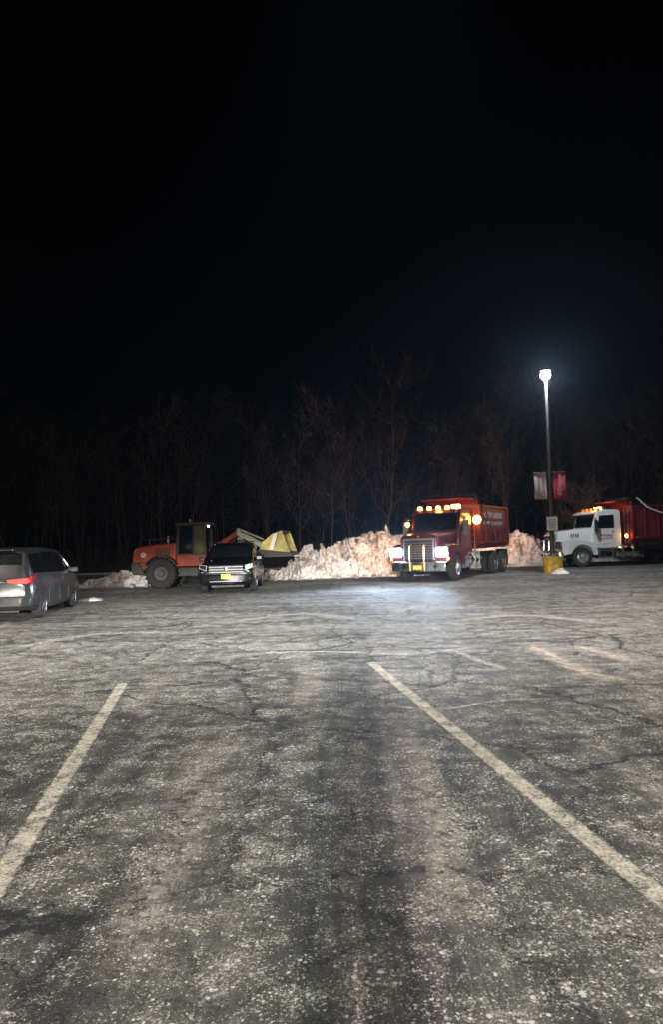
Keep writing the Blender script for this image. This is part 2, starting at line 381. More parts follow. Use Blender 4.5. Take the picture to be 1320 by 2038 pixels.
# ------------------------------------------------------------ dump truck
LX=(-1,0,0);UZ=(0,0,1)
M['guardlit']=mat('amber_lit_guard',(.85,.55,.25),.3,.7,.2,3)  # chrome guard posts with amber light put into their colour
M['palearm']=mat('pale_arm',(.7,.66,.62),.5)
def dump_truck(name,label,loc,rz,cm,boxm,red=True):
    T=thing(name,label,'dump truck',loc,rz)
    mb=MB()
    for s in (-1,1): mb.box(-7.35,1.15,s*.43-.05,s*.43+.05,.78,1.04)
    for x in (-.1,-2.6,-4.3,-5.3,-6.65,-7.3): mb.box(x-.06,x+.06,-.4,.4,.82,1.0)
    for x in (0,-5.3,-6.65): mb.tube((x,-1.0,.52),(x,1.0,.52),.09)
    for s in (-1,1): mb.box(-6.75,-5.2,s*.62-.08,s*.62+.08,.48,.62)
    mb.build('chassis','frame',T)
    b=MB(); b.prism([(1.12,-1.2),(1.30,-1.12),(1.38,-.75),(1.38,.75),(1.30,1.12),(1.12,1.2),(1.05,1.2),(1.05,-1.2)],'z',.42,.80)
    bo=b.build('bumper','chrome',T,bevel=.025)
    for s in (-1,1): MB().lathe([(0,.02),(.07,.02),(.08,0)],'x',(1.385,s*.72,.62),12).build('fog_lamp','black',bo)
    MB().box(1.375,1.395,-.18,.18,.5,.66).build('license_plate','plate' if red else 'signwhite',bo)
    rings=[]
    for x,w,zt in ((1.17,.74,1.74),(1.10,.80,1.83),(.7,.85,1.89),(.1,.90,1.94),(-.68,.97,2.0)):
        zb=.85
        h=[(w,zb),(w,zt-.2),(w-.03,zt-.08),(w-.10,zt-.02),(w-.26,zt+.01),(0,zt+.025)]
        ring=[(x,y,z) for y,z in h]+[(x,-y,z) for y,z in h[-2::-1]]
        rings.append(ring)
    MB().loft(rings).build('hood',cm,T,bevel=0)
    g=MB().box(1.10,1.215,-.58,.58,.86,1.64).build('grille','black',T,bevel=.02)
    for i in range(7): MB().box(1.2,1.235,-.56,.56,.92+i*.10,.935+i*.10).build('slat','steel',g)
    s_=MB(); s_.box(1.18,1.25,-.64,-.58,.84,1.70); s_.box(1.18,1.25,.58,.64,.84,1.70); s_.box(1.18,1.25,-.64,.64,1.64,1.71); s_.build('grille_frame','chrome' if not red else 'steel',g,bevel=.01)
    MB().sphere((1.19,0,1.80),.05,6,(1,.8,1.2)).build('hood_emblem','chrome',T)
    for y in (-.3,.3):
        MB().path([(1.40,y,.45),(1.46,y,.9),(1.42,y,1.42),(1.3,y,1.46)],.035).build('guard_post','guardlit' if red else 'chrome',T)
    for s in (-1,1):
        arc=[(.62*math.cos(R(t)),.52+.62*math.sin(R(t))) for t in range(172,4,-12)]
        pts=[(1.08,.62),(1.16,.8),(1.17,1.30),(1.04,1.42),(.62,1.48),(-.25,1.43),(-.66,1.24),(-.84,.82),(-.84,.6)]+arc
        y0,y1=sorted((s*.62,s*1.2))
        MB().prism(pts,'y',y0,y1).build('fender',cm,T,bevel=.05,seg=3)
        bz=MB(); y0,y1=sorted((s*.70,s*1.22)); bz.box(1.12,1.22,y0,y1,.97,1.36)
        h=bz.build('headlight','chrome',T,bevel=.03)
        y0,y1=sorted((s*.72,s*1.20)); MB().box(1.19,1.27,y0,y1,.99,1.34).build('lamp','head' if red else 'glass',h,bevel=.04,seg=3)
        MB().box(1.12,1.2,*sorted((s*1.15,s*1.21)),.86,.96).build('turn_signal','amber' if red else 'amber_dim',T)
    cb=MB(); prof=[(-.62,.92),(-.62,1.98),(-.88,2.78),(-1.02,2.91),(-1.5,2.96),(-2.1,2.95),(-2.24,2.85),(-2.24,.92)]
    cb.prism(prof,'y',-1.05,1.05); cb.build('cab',cm,T,bevel=.06,seg=3)
    dx,dz=-.26,.80; L=math.hypot(dx,dz); nx,nzv=dz/L,-dx/L
    def wp(t,o): return (-.62+dx*t+nx*o,1.98+dz*t+nzv*o)
    MB().prism([wp(.08,-.01),wp(.93,-.01),wp(.93,.012),wp(.08,.012)],'y',-.92,.92).build('windshield','glass',T,bevel=.004)
    for s in (-1,1): MB().path([(-.6,s*.1,2.03),(-.68,s*.55,2.3)],.012,5).build('wiper','black',T)
    MB().prism([(-.82,2.78),(-.56,2.70),(-.54,2.74),(-.86,2.88)],'y',-.97,.97).build('sun_visor',cm,T,bevel=.01)
    for y in (-.82,-.4,0,.4,.82):
        MB().lathe([(.001,.14),(.08,.12),(.105,.04),(.11,0)],'z',(-1.12,y,2.92),12).build('marker_light','amber' if red else 'amber_dim',T)
    if not red:
        MB().box(-1.38,-1.2,.2,.75,2.96,3.09).build('light_bar','amber_hot',T,bevel=.03)
    else:
        MB().box(-1.55,-1.38,.48,.84,2.96,3.10).build('beacon','amber_hot',T,bevel=.03)
    for s in (-1,1):
        y0,y1=sorted((s*1.03,s*1.062))
        dp=[(-.80,1.15),(-.80,1.98),(-.98,2.72),(-1.90,2.78),(-1.94,1.15)]
        d=MB().prism(dp,'y',y0,y1).build('door',cm,T,bevel=.015)
        y0,y1=sorted((s*1.055,s*1.072))
        MB().prism([(-.88,1.98),(-1.04,2.64),(-1.84,2.68),(-1.84,1.98)],'y',y0,y1).build('window','glass',d,bevel=.01)
        y0,y1=sorted((s*1.06,s*1.10)); MB().box(-1.84,-1.68,y0,y1,1.80,1.84).build('door_handle','chrome',d)
        st=MB(); 
        for z in (.45,.8): st.box(-1.75,-.95,*sorted((s*.85,s*1.14)),z,z+.05)
        st.box(-.98,-.93,*sorted((s*.9,s*1.08)),.45,1.0); st.box(-1.77,-1.72,*sorted((s*.9,s*1.08)),.45,1.0)
        st.build('step','steel',T)
        m_=MB(); m_.path([(-.78,s*1.03,2.5),(-.7,s*1.33,2.5)],.018,6); m_.path([(-.78,s*1.03,1.75),(-.7,s*1.33,1.75)],.018,6); m_.path([(-.7,s*1.33,1.7),(-.7,s*1.33,2.55)],.016,6)
        y0,y1=sorted((s*1.22,s*1.44)); m_.box(-.75,-.66,y0,y1,1.82,2.42)
        m_.build('mirror','steel' if red else 'black',T,bevel=.012)
        ft=MB(); ft.lathe([(.001,-3.15),(.27,-3.14),(.32,-3.08),(.32,-1.92),(.27,-1.86),(.001,-1.85)],'x',(0,s*.88,.76),24)
        fo=ft.build('fuel_tank','chrome' if s>0 else 'steel',T)
        for xx in (-2.25,-2.85): MB().box(xx,xx+.07,*sorted((s*.52,s*1.215)),.42,1.09).build('tank_strap','steel',fo,bevel=.005)
    ex=MB(); ex.tube((-2.38,-.85,.9),(-2.38,-.85,1.5),.06); ex.tube((-2.38,-.85,1.5),(-2.38,-.85,2.6),.12,n=14); ex.path([(-2.38,-.85,2.6),(-2.38,-.85,3.1),(-2.5,-.85,3.25)],.06)
    ex.build('exhaust_stack','chrome',T)
    X0,X1=-2.72,-7.4; zt=3.02; zb=1.42
    db=MB()
    db.box(X1,X0,-1.1,1.1,1.2,1.36)
    for s in (-1,1):
        y=s*1.2
        db.prism([(X0,zb),(X0,zt),(X1,zt),(X1,zb)],'y',*sorted((s*1.14,s*1.2)))
        db.prism([(s*1.2,zb),(s*1.14,zb),(s*.95,1.22),(s*1.03,1.2)],'x',X1,X0)
        db.box(X1,X0,*sorted((s*1.12,s*1.26)),zt,zt+.1)
        db.box(X1,X0,*sorted((s*1.12,s*1.24)),1.4,1.5)
    db.box(X0-.06,X0,-1.2,1.2,1.36,3.15)
    d=db.build('dump_body',boxm,T,bevel=.012)
    for s in (-1,1):
        for x in (X0-.09,X1+.09): MB().box(x-.08,x+.08,*sorted((s*1.19,s*1.285)),1.36,zt+.05).build('corner_post',boxm,d,bevel=.01)
        for x in (-3.5,-4.25,-5.0,-5.75,-6.5): MB().box(x-.05,x+.05,*sorted((s*1.19,s*1.28)),1.5,2.05 if s>0 and red else zt).build('side_rib',boxm,d,bevel=.01)
    sh=MB(); sh.prism([(X0-.02,3.1),(X0+.02,3.36),(-1.95,3.40),(-1.93,3.33),(X0+.1,3.26)],'y',-1.12,1.12)
    sh.box(X0-.1,X0-.02,-1.2,1.2,3.1,3.36)
    sh.build('cab_shield',boxm,T,bevel=.012)
    tg=MB(); tg.box(X1-.08,X1-.005,-1.18,1.18,1.25,3.1)
    for z in (1.5,2.1,2.7): tg.box(X1-.13,X1-.08,-1.1,1.1,z,z+.1)
    t=tg.build('tailgate',boxm,T,bevel=.01)
    for s in (-1,1):
        if red: ta=MB().path([(-5.3,s*1.3,1.42),(-3.3,s*1.3,3.14)],.03)
        else: ta=MB().path([(-6.0,s*1.32,2.3),(-4.6,s*1.32,2.62),(-3.6,s*1.32,3.0),(-3.05,s*1.32,3.5)],.055)
        ta.build('tarp_arm','steel' if red else 'palearm',T)
    ld=MB()
    for y in (.72,1.06): ld.tube((-2.62,y,1.1),(-2.62,y,2.9),.018,n=6)
    for i in range(6): ld.tube((-2.62,.72,1.2+i*.3),(-2.62,1.06,1.2+i*.3),.015,n=6)
    ld.build('ladder','steel',T)
    MB().tube((-2.66,-1.15,3.48),(-2.66,1.15,3.48),.09,n=12).build('tarp_roll','black',T)
    wheel(T,0,1.02,.52,.30,1,'front','alloy'); wheel(T,0,-1.02,.52,.30,-1,'front','alloy')
    for x in (-5.3,-6.65):
        for s in (-1,1):
            wheel(T,x,s*1.05,.52,.27,s,'rear','alloy'); wheel(T,x,s*.74,.52,.27,s,'rear','steel')
    for s in (-1,1):
        MB().box(-7.33,-7.31,*sorted((s*.6,s*1.2)),.3,1.1).build('mud_flap','black',T)
    for x in (-3.0,-5.0,-7.0):
        MB().box(x-.05,x+.05,1.262,1.285,1.43,1.48).build('side_marker','amber_dim',T)
    if red:
        MB().lathe([(.001,.07),(.16,.055),(.19,0)],'x',(-2.45,1.24,2.45),12).build('strobe_light','amber_hot',T)
        MB().lathe([(.001,.06),(.09,.05),(.10,0)],'x',(-.62,-1.2,2.3),12).build('strobe_light','amber_hot',T)
        text('VICTORY GARDENS',.34,'letterdim',T,(-5.0,1.206,2.66),LX,UZ,bold=.010,sx=1.0)
        text('WWW.VICTORYGARDENS.COM',.22,'letterdim',T,(-5.0,1.206,2.30),LX,UZ,sx=.95,bold=.004)
    else:
        MB().lathe([(.001,.05),(.08,.04),(.1,0)],'x',(-2.45,1.18,1.55),12).build('strobe_light','amber_hot',T)
        text('Victory',.22,'inksoft',T,(-1.38,1.07,1.62),LX,UZ,bold=.002)
        text('GARDENS INC.',.12,'redink',T,(-1.38,1.07,1.44),LX,UZ)
        for i in range(4): MB().box(.1+i*.12,.16+i*.12,.955-i*.012,.972-i*.012,1.56,1.72).build('hood_vent','black',T)
    return T
def dirrz(v): return math.atan2(v[1],v[0])
hd=R(29)
red_h=Vector((-math.sin(hd),-math.cos(hd),0)); left_r=Vector((-red_h.y,red_h.x,0))
lw=G(906,1155); lw.z=0
red_c=lw-left_r*1.02
dump_truck('dump_truck','red dump truck with lit headlights and amber roof lights beside the snow pile',red_c,dirrz(red_h),'red','redbox',True)
wh_h=Vector((-math.cos(R(8)),-math.sin(R(8)),0))
wf=Vector((12.9,36.9,0)); wl=Vector((-wh_h.y,wh_h.x,0))
wh_c=wf-wl*1.02
dump_truck('dump_truck','white cab dump truck with a red dump body, parked behind the lamp post',wh_c,dirrz(wh_h),'white','redbox',False)
# ------------------------------------------------------------ cars
def car(name,label,cat,loc,rz,st,paint,wb,wr,track,side_polys,ws,rw,rim='alloy'):
    T=thing(name,label,cat,loc,rz)
    xs=[s[0] for s in st]
    def S(x):
        for a,b in zip(st[:-1],st[1:]):
            if a[0]<=x<=b[0]:
                t=(x-a[0])/(b[0]-a[0]); return [p+(q-p)*t for p,q in zip(a,b)]
        return st[0] if x<xs[0] else st[-1]
    def half(p):
        x,zb,w0,zm,wm,zk,wk,zr,wrf=p
        return [(0,zb),(w0-.06,zb),(w0,zb+.06),(wm,zm),(wk,zk),(wrf+.015,zr-.06),(wrf-.05,zr-.012),(wrf-.2,zr+.005),(0,zr+.02)]
    rings=[]
    for p in st:
        h=half(p); rings.append([(p[0],y,z) for y,z in h]+[(p[0],-y,z) for y,z in h[-2:0:-1]])
    body=MB().loft(rings).build('body',paint,T)
    ct=MB()
    for x in (-wb/2,wb/2):
        for s in (-1,1): ct.tube((x,s*(track-.28),wr),(x,s*1.4,wr),wr+.055,n=28)
    cu=ct.build('cut','black')
    bo=body.modifiers.new('b','BOOLEAN'); bo.object=cu; bo.operation='DIFFERENCE'; bo.solver='EXACT'
    dg=bpy.context.evaluated_depsgraph_get(); me=bpy.data.meshes.new_from_object(body.evaluated_get(dg))
    body.modifiers.clear(); body.data=me; bpy.data.objects.remove(cu)
    try: me.set_sharp_from_angle(angle=R(38))
    except Exception: pass
    for s in (-1,1):
        for poly in side_polys:
            vs=[]
            for x,t in poly:
                p=S(x); y=p[6]+(p[8]+.015-p[6])*t; z=p[5]+(p[7]-.06-p[5])*t
                vs.append((x,s*(y+.012),z))
            MB().add(vs,[list(range(len(vs)))]).build('side_window','glass',T)
    def patch(x0,x1,sgn,nm,n=4):
        vs=[];fs=[]
        for i in range(n+1):
            x=x0+(x1-x0)*i/n;p=S(x)
            for y,z in ((-(p[8]-.06),p[7]-.012),(-(p[8]-.2),p[7]+.005),(0,p[7]+.02),(p[8]-.2,p[7]+.005),(p[8]-.06,p[7]-.012)):
                vs.append((x+sgn*.012,y,z+.012))
        for i in range(n):
            for j in range(4): fs.append((i*5+j,i*5+j+1,i*5+j+6,i*5+j+5))
        return MB().add(vs,fs).build(nm,'glass',T)
    patch(ws[0],ws[1],1,'windshield'); patch(rw[0],rw[1],-1,'rear_window')
    for x in (-wb/2,wb/2):
        for s in (-1,1): wheel(T,x,s*track,wr,.23,s,'car',rim)
    un=MB().box(-wb/2-.6,wb/2+.6,-track+.3,track-.3,.2,.5).build('underbody','black',T)
    p=S(ws[1]-.25)
    for s in (-1,1):
        y=p[6]; MB().box(ws[1]-.42,ws[1]-.26,*sorted((s*(y-.02),s*(y+.2))),p[5]+.02,p[5]+.18).build('wing_mirror',paint,T,bevel=.03)
        for x in (-.62,.35):
            q=S(x); MB().box(x,x+.2,*sorted((s*(q[6]-.01),s*(q[6]+.035))),q[5]-.12,q[5]-.085).build('door_handle',paint,T,bevel=.008)
        for x in (.75,-.15,-1.15):
            q=S(x); MB().box(x-.006,x+.006,*sorted((s*(q[4]-.004),s*(q[4]+.006))),.35,q[3]+.02).build('door_seam','black',T)
    return T,S
van=[(-2.63,.42,.80,.60,.86,.88,.84,.93,.78),(-2.56,.32,.90,.60,.95,1.02,.90,1.08,.82),(-2.40,.27,.93,.62,.985,1.06,.93,1.38,.78),(-2.22,.26,.94,.64,.995,1.08,.94,1.66,.74),
(-1.7,.24,.95,.66,1.0,1.07,.95,1.73,.74),(-.6,.22,.95,.66,1.0,1.05,.955,1.755,.75),(.5,.22,.95,.66,1.0,1.02,.95,1.72,.74),(.95,.22,.95,.66,1.0,1.01,.945,1.60,.73),(1.7,.22,.95,.66,.99,.99,.93,1.12,.78),
(2.2,.24,.92,.62,.96,.9,.88,.99,.74),(2.45,.28,.84,.56,.88,.76,.8,.84,.66),(2.55,.34,.7,.5,.74,.64,.68,.7,.55)]
rp=G(84,1229); fp=G(149,1206); hv=(fp-rp).normalized(); hv=Vector((hv.x,hv.y,0)).normalized()
leftv=Vector((-hv.y,hv.x,0)); vc=rp+hv*1.5+leftv*.92
polys=[[(-2.2,.12),(-2.12,.92),(-1.3,.92),(-1.22,.1)],[(-1.15,.1),(-1.2,.92),(-.22,.92),(-.18,.1)],[(-.1,.1),(-.14,.92),(.68,.92),(.78,.1)],[(.84,.1),(.76,.88),(.95,.85),(1.35,.3),(1.4,.12)]]
V,S=car('minivan','grey minivan with lit red tail lamps at the left edge','minivan',vc,dirrz(hv),van,'vangrey',3.0,.345,.86,polys,(1.02,1.66),(-2.42,-2.24))
for s in (-1,1):
    MB().prism([(s*.45,1.0),(s*.92,1.04),(s*.95,.94),(s*.9,.90),(s*.45,.93)],'x',-2.64,-2.50).build('tail_light','tail',V,bevel=.01)
    MB().prism([(-2.5,.9),(-2.52,1.06),(-2.2,1.12),(-2.15,1.06),(-2.3,.92)],'y',*sorted((s*.93,s*.985))).build('tail_lens','taildim',V,bevel=.01)
MB().box(-2.665,-2.60,-.5,.5,.93,.98).build('tail_trim','chrome',V,bevel=.01)
MB().box(-2.665,-2.62,-.27,.27,.68,.86).build('license_plate','plate',V,bevel=.005)
MB().prism([(-2.72,-.8),(-2.72,.8),(-2.55,.95),(-2.35,.96),(-2.35,-.96),(-2.55,-.95)],'z',.36,.62).build('rear_bumper','vangrey',V,bevel=.04)
MB().box(-2.36,-2.1,-.5,.5,1.68,1.72).build('roof_spoiler','vangrey',V,bevel=.015)
suv=[(-2.5,.4,.8,.62,.86,.95,.84,1.02,.78),(-2.42,.32,.9,.66,.97,1.1,.92,1.2,.8),(-2.2,.28,.94,.7,1.0,1.14,.93,1.62,.72),(-1.9,.26,.95,.72,1.0,1.14,.94,1.70,.72),(-.6,.26,.95,.72,1.0,1.12,.95,1.74,.73),
(.3,.26,.95,.72,1.0,1.1,.95,1.72,.73),(.7,.26,.95,.72,1.0,1.09,.95,1.62,.72),(1.25,.26,.95,.72,1.0,1.07,.94,1.18,.82),(1.9,.26,.95,.72,.99,1.0,.92,1.12,.80),(2.25,.28,.93,.7,.96,.96,.9,1.04,.78),(2.40,.30,.88,.64,.92,.86,.86,.93,.74),(2.46,.36,.8,.56,.82,.7,.78,.78,.66)]
sx0=G(408,1180); sx1=G(505,1175); fc=(sx0+sx1)/2; sh_=Vector((.03,-1,0)).normalized()
sc=fc-sh_*1.43
polys=[[(-2.1,.15),(-2.0,.9),(-1.35,.92),(-1.3,.1)],[(-1.2,.1),(-1.25,.92),(-.3,.92),(-.25,.1)],[(-.15,.1),(-.2,.92),(.45,.9),(.9,.5),(1.0,.12)]]
U,S=car('suv','dark sport utility vehicle with chrome grille and yellow plate facing the viewer','suv',sc,dirrz(sh_),suv,'suvblack',2.86,.37,.86,polys,(.74,1.22),(-2.36,-2.2))
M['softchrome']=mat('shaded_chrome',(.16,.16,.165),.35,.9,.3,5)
g=MB().prism([(-.62,.98),(.62,.98),(.56,.70),(-.56,.70)],'x',2.38,2.475).build('grille','black',U,bevel=.02)
for z in (.74,.83,.92): MB().box(2.465,2.50,-.58,.58,z-.016,z+.016).build('grille_bar','steel',g,bevel=.006)
MB().lathe([(0.001,.02),(.06,.015),(.07,0)],'x',(2.50,0,.84),14).build('emblem','chrome',g)
for s in (-1,1):
    h=MB().prism([(s*.64,.98),(s*.92,1.04),(s*.93,.88),(s*.66,.76)],'x',2.28,2.44).build('headlight','softchrome',U,bevel=.015)
    MB().prism([(s*.68,.96),(s*.90,1.01),(s*.90,.90),(s*.69,.81)],'x',2.43,2.452).build('lens','warmreflect' if s>0 else 'glass',h,bevel=.008)
    MB().box(2.38,2.46,*sorted((s*.62,s*.82)),.45,.55).build('fog_lamp','softchrome',U,bevel=.015)
bp=MB().prism([(2.52,-.6),(2.44,-.86),(2.2,-.96),(2.2,.96),(2.44,.86),(2.52,.6)],'z',.38,.66).build('front_bumper','suvblack',U,bevel=.04)
MB().box(2.50,2.53,-.55,.55,.41,.44).build('lower_trim','softchrome',bp,bevel=.006)
pl=MB().box(2.50,2.54,-.16,.16,.52,.68).build('license_plate','plate',U,bevel=.004)
text('N27 HFJ',.10,'ink',pl,(2.545,0,.60),(0,1,0),UZ)
for s in (-1,1): MB().path([(-1.8,s*.66,1.72),(-1.7,s*.66,1.78),(.1,s*.66,1.78),(.2,s*.66,1.74)],.018,6).build('roof_rail','black',U)
# ------------------------------------------------------------ wheel loader
lr=G(323,1171); lrz=R(-4)
lf=Vector((math.cos(lrz),math.sin(lrz),0)); ll=Vector((-lf.y,lf.x,0))
lc=lr+lf*1.25+ll*.8
W=thing('wheel_loader','orange wheel loader with raised bucket standing behind the dark parked car','loader',lc,lrz)
MB().prism([(-2.45,.72),(-2.52,1.1),(-2.46,1.5),(-2.3,1.66),(-1.6,1.76),(-.72,1.82),(-.72,.72)],'y',-.66,.66).build('engine_hood','orange',W,bevel=.06,seg=3)
MB().prism([(-2.5,.55),(-2.58,.9),(-2.5,1.05),(-2.2,1.05),(-2.0,.55)],'y',-.72,.72).build('counterweight','frame',W,bevel=.05)
for i in range(7): MB().box(-1.55+i*.09,-1.50+i*.09,-.675,-.64,1.2,1.6).build('side_vent','black',W)
MB().box(-2.47,-.74,-.672,-.655,1.02,1.06).build('body_stripe','black',W)
MB().lathe([(.12,0),(.12,-.01),(.001,-.01)],'y',(-2.05,-.665,1.35),16).build('hood_emblem','letterdim',W)
for s in (-1,1): MB().box(-2.5,-2.44,*sorted((s*.4,s*.58)),1.2,1.35).build('tail_light','taildim',W)
MB().tube((-1.3,.3,1.7),(-1.3,.3,2.1),.05).build('exhaust_pipe','steel',W)
for s in (-1,1): MB().path([(-2.2,s*.6,1.66),(-2.2,s*.6,1.95),(-.8,s*.6,2.0)],.02,6).build('handrail','black',W)
MB().box(-1.9,.1,-.4,.4,.45,.8).box(.1,1.6,-.35,.35,.5,.85).box(.05,.2,-.15,.15,.4,1.0).build('chassis','frame',W,bevel=.02)
MB().prism([(.5,.7),(.55,1.5),(.85,1.75),(1.2,1.6),(1.5,.9),(1.5,.6)],'y',-.35,.35).build('front_frame','orange',W,bevel=.03)
for x in (-1.25,1.25):
    for s in (-1,1):
        wheel(W,x,s*.86,.60,.44,s,'loader','orange' if x>0 else 'frame')
        arc=[(x+.68*math.cos(R(t)),.6+.68*math.sin(R(t))) for t in range(150,25,-12)]
        arc2=[(x+.73*math.cos(R(t)),.6+.73*math.sin(R(t))) for t in range(30,155,12)]
        MB().prism(arc+arc2,'y',*sorted((s*.62,s*1.08))).build('fender','black',W)
cb=MB().box(-.72,.5,-.62,.62,.85,1.32).build('cab_base','orange',W,bevel=.03)
M['olive']=mat('dark_cab_post',(.05,.042,.02),.5,0,.4,3)
cf=MB()
for x,xt in ((-.68,-.62),(.02,.02),(.48,.42)):
    for s in (-1,1): cf.prism([(x-.05,1.3),(x+.05,1.3),(xt+.05,2.5),(xt-.05,2.5)],'y',*sorted((s*.54,s*.62)))
cf.box(-.7,.5,-.62,.62,1.3,1.36); cf.build('cab_frame','olive',W,bevel=.008)
MB().box(-.74,.56,-.68,.68,2.48,2.62).build('cab_roof','olive',W,bevel=.04)
M['olivelit']=mat('glass_lit_olive',(.12,.11,.035),.25,0,.5,2)  # lit copy of the dark glass, olive light put into its colour
for s in (-1,1):
    MB().box(-.62,-.03,*sorted((s*.575,s*.585)),1.36,2.5).build('side_window','glass',W)
    MB().box(.07,.42,*sorted((s*.575,s*.585)),1.36,2.5).build('side_window','olivelit',W)
MB().box(.42,.43,-.54,.54,1.36,2.5).build('windshield','glass',W)
MB().box(-.67,-.66,-.54,.54,1.36,2.5).build('rear_window','glass',W)
for x,y in ((.6,-.5),(.6,.5)):
    MB().box(x-.03,x+.03,y-.05,y+.05,2.40,2.48).build('work_light','work' if y<0 else 'black',W,bevel=.012)
MB().lathe([(.001,.16),(.05,.14),(.06,0)],'z',(-.3,0,2.62),12).build('beacon','amber_dim',W)
M['palelink']=mat('pale_linkage',(.65,.62,.5),.5)
for s in (-1,1):
    y0,y1=sorted((s*.40,s*.50))
    MB().prism([(.75,1.46),(.75,1.64),(1.55,2.10),(1.72,2.16),(1.8,2.04),(1.65,1.95),(1.0,1.52)],'y',y0,y1).build('boom_arm','orange',W,bevel=.02)
    MB().prism([(1.70,2.165),(1.86,2.15),(2.9,1.58),(2.85,1.44),(1.9,1.97),(1.78,2.03)],'y',y0,y1).build('boom_arm_end','palelink',W,bevel=.02)
MB().tube((1.75,-.45,2.06),(1.75,.45,2.06),.07).build('cross_tube','orange',W)
MB().tube((.9,0,1.65),(1.7,0,2.25),.06).build('tilt_cylinder','steel',W)
MB().prism([(1.66,2.34),(1.76,2.34),(1.9,1.9),(1.8,1.75),(1.7,1.85)],'y',-.06,.06).build('linkage','palelink',W)
MB().tube((1.72,0,2.3),(2.75,0,1.85),.04).build('bucket_link','palelink',W)
for s in (-1,1): MB().tube((.8,s*.3,.9),(1.9,s*.45,1.85),.06).build('lift_cylinder','steel',W)
bk=[(3.68,2.18),(3.32,2.06),(2.85,1.70),(2.72,1.38),(3.0,1.14),(4.15,1.16)]
inn=[(4.12,1.20),(3.03,1.2),(2.79,1.4),(2.9,1.68),(3.34,2.0),(3.68,2.12)]
B=MB().prism(bk+inn,'y',-1.15,1.15).build('bucket',mat('bucket_shell',(.06,.05,.04),.5,.3,.6,3),W)
for s in (-1,1):
    MB().prism([(3.68,2.18),(3.32,2.06),(2.85,1.70),(2.80,1.46),(3.98,1.32)],'y',*sorted((s*1.15,s*1.18))).build('side_plate','bucketlit',B)
    MB().prism([(2.80,1.455),(2.72,1.38),(3.0,1.14),(4.15,1.16),(3.985,1.315)],'y',*sorted((s*1.15,s*1.18))).build('shaded_lower_plate','frame',B)  # lower side plate coloured dark for the bucket's shaded underside
MB().prism([(3.18,1.44),(3.32,1.42),(3.52,2.08),(3.34,2.04)],'y',-1.205,-1.182).build('pale_highlight','signwhite',B)  # painted highlight: white strip laid on the bucket side plate
for i in range(7):
    y=-1.05+i*.35; MB().prism([(4.1,1.14),(4.1,1.2),(4.32,1.16)],'y',y-.04,y+.04).build('tooth','steel',B)
# ------------------------------------------------------------ lamp post
lb=G(1102,1141); lb.z=0
Lp=thing('street_lamp','tall lit street lamp on a round yellow painted concrete base','street lamp',lb)
MB().lathe([(.42,0),(.42,.70),(.38,.76),(0.001,.76)],'z',(0,0,0),28).build('base','concrete_y',Lp)
bs=MB().lathe([(.2,.76),(.2,.79),(.12,.84),(.12,.9),(0.001,.9)],'z',(0,0,0),16).build('base_plate','pole',Lp)
HT=PT(1091,752,lb.y).z
MB().tube((0,0,.8),(0,0,HT-.25),.10,.065,16).build('pole','pole',Lp)
hd_=MB(); hd_.lathe([(.07,HT-.3),(.09,HT-.18),(.07,HT-.1),(.001,HT-.1)],'z',(0,0,0),16)
for i in range(4):
    a=i*PI/2+.6; hd_.path([(0,0,HT-.2),(.24*math.cos(a),.24*math.sin(a),HT+.1),(.26*math.cos(a),.26*math.sin(a),HT+.3)],.014,6)
H=hd_.build('lamp_bracket','pole',Lp)
MB().lathe([(.001,HT+.36),(.14,HT+.35),(.24,HT+.31),(.24,HT+.29),(.001,HT+.29)],'z',(0,0,0),24).build('lamp_cap','pole',Lp)
MB().sphere((0,0,HT+.10),.23,8,(1,1,.9)).build('lamp_globe','bulb',Lp)
def zat(py): return PT(1096,py,lb.y).z
zt,zb_=zat(940),zat(994)
for z in (zt,zb_):
    br=MB(); br.tube((-.72,0,z),(.72,0,z),.018,n=8); br.lathe([(.13,z-.05),(.13,z+.05)],'z',(0,0,0),12)
    br.build('banner_arm','pole',Lp)
for s,mm,lab in ((-1,'banner_tan','pale tan banner hanging left of the lamp pole'),(1,'banner_red','red banner with white lettering hanging right of the lamp pole')):
    bn=thing('banner',lab,'banner',(lb.x,lb.y,0))
    vs=[];fs=[];n=10
    for i in range(n+1):
        for j in range(5):
            t=i/n; u=j/4
            vs.append((s*(.15+.55*u),-.02+.03*math.sin(t*5+u*2)-.05*t*(u),zt-.02-(zt-zb_-.04)*t))
    for i in range(n):
        for j in range(4): fs.append((i*5+j,i*5+j+1,i*5+j+6,i*5+j+5))
    MB().add(vs,fs).build('cloth',mm,bn)
    zc=(zt+zb_)/2
    if s>0:
        text('Cooper',.25,'letter',bn,(.40,-.13,zc+.12),(0,0,1),(-1,0,0),bold=.001)
        text('C',.18,'letter',bn,(.40,-.13,zc-.38),(0,0,1),(-1,0,0),bold=.004,name='emblem')
        text('University Health Care',.06,'letter',bn,(.56,-.13,zc+.05),(0,0,1),(-1,0,0))
    else:
        text('CLEARBROOK',.17,'bannertext',bn,(-.5,-.12,zc),(0,0,1),(-1,0,0),bold=.003)
        text('PROPERTY',.17,'bannertext',bn,(-.30,-.12,zc+.05),(0,0,1),(-1,0,0),bold=.003)
s0,s1=zat(1056),zat(1029)
sg=thing('parking_sign','small white parking sign fixed to the lamp pole','sign',(lb.x,lb.y-.12,0))
MB().box(-.24,.24,-.006,.006,s0,s1).build('sign_face',mat('bright_sign_face',(.85,.86,.86),.5,0,.05,4),sg,bevel=.003)
zc=(s0+s1)/2
text('RESERVED',.075,'redink',sg,(0,-.012,zc+.17),(1,0,0),UZ); text('PATIENT',.075,'ink',sg,(0,-.012,zc+.06),(1,0,0),UZ)
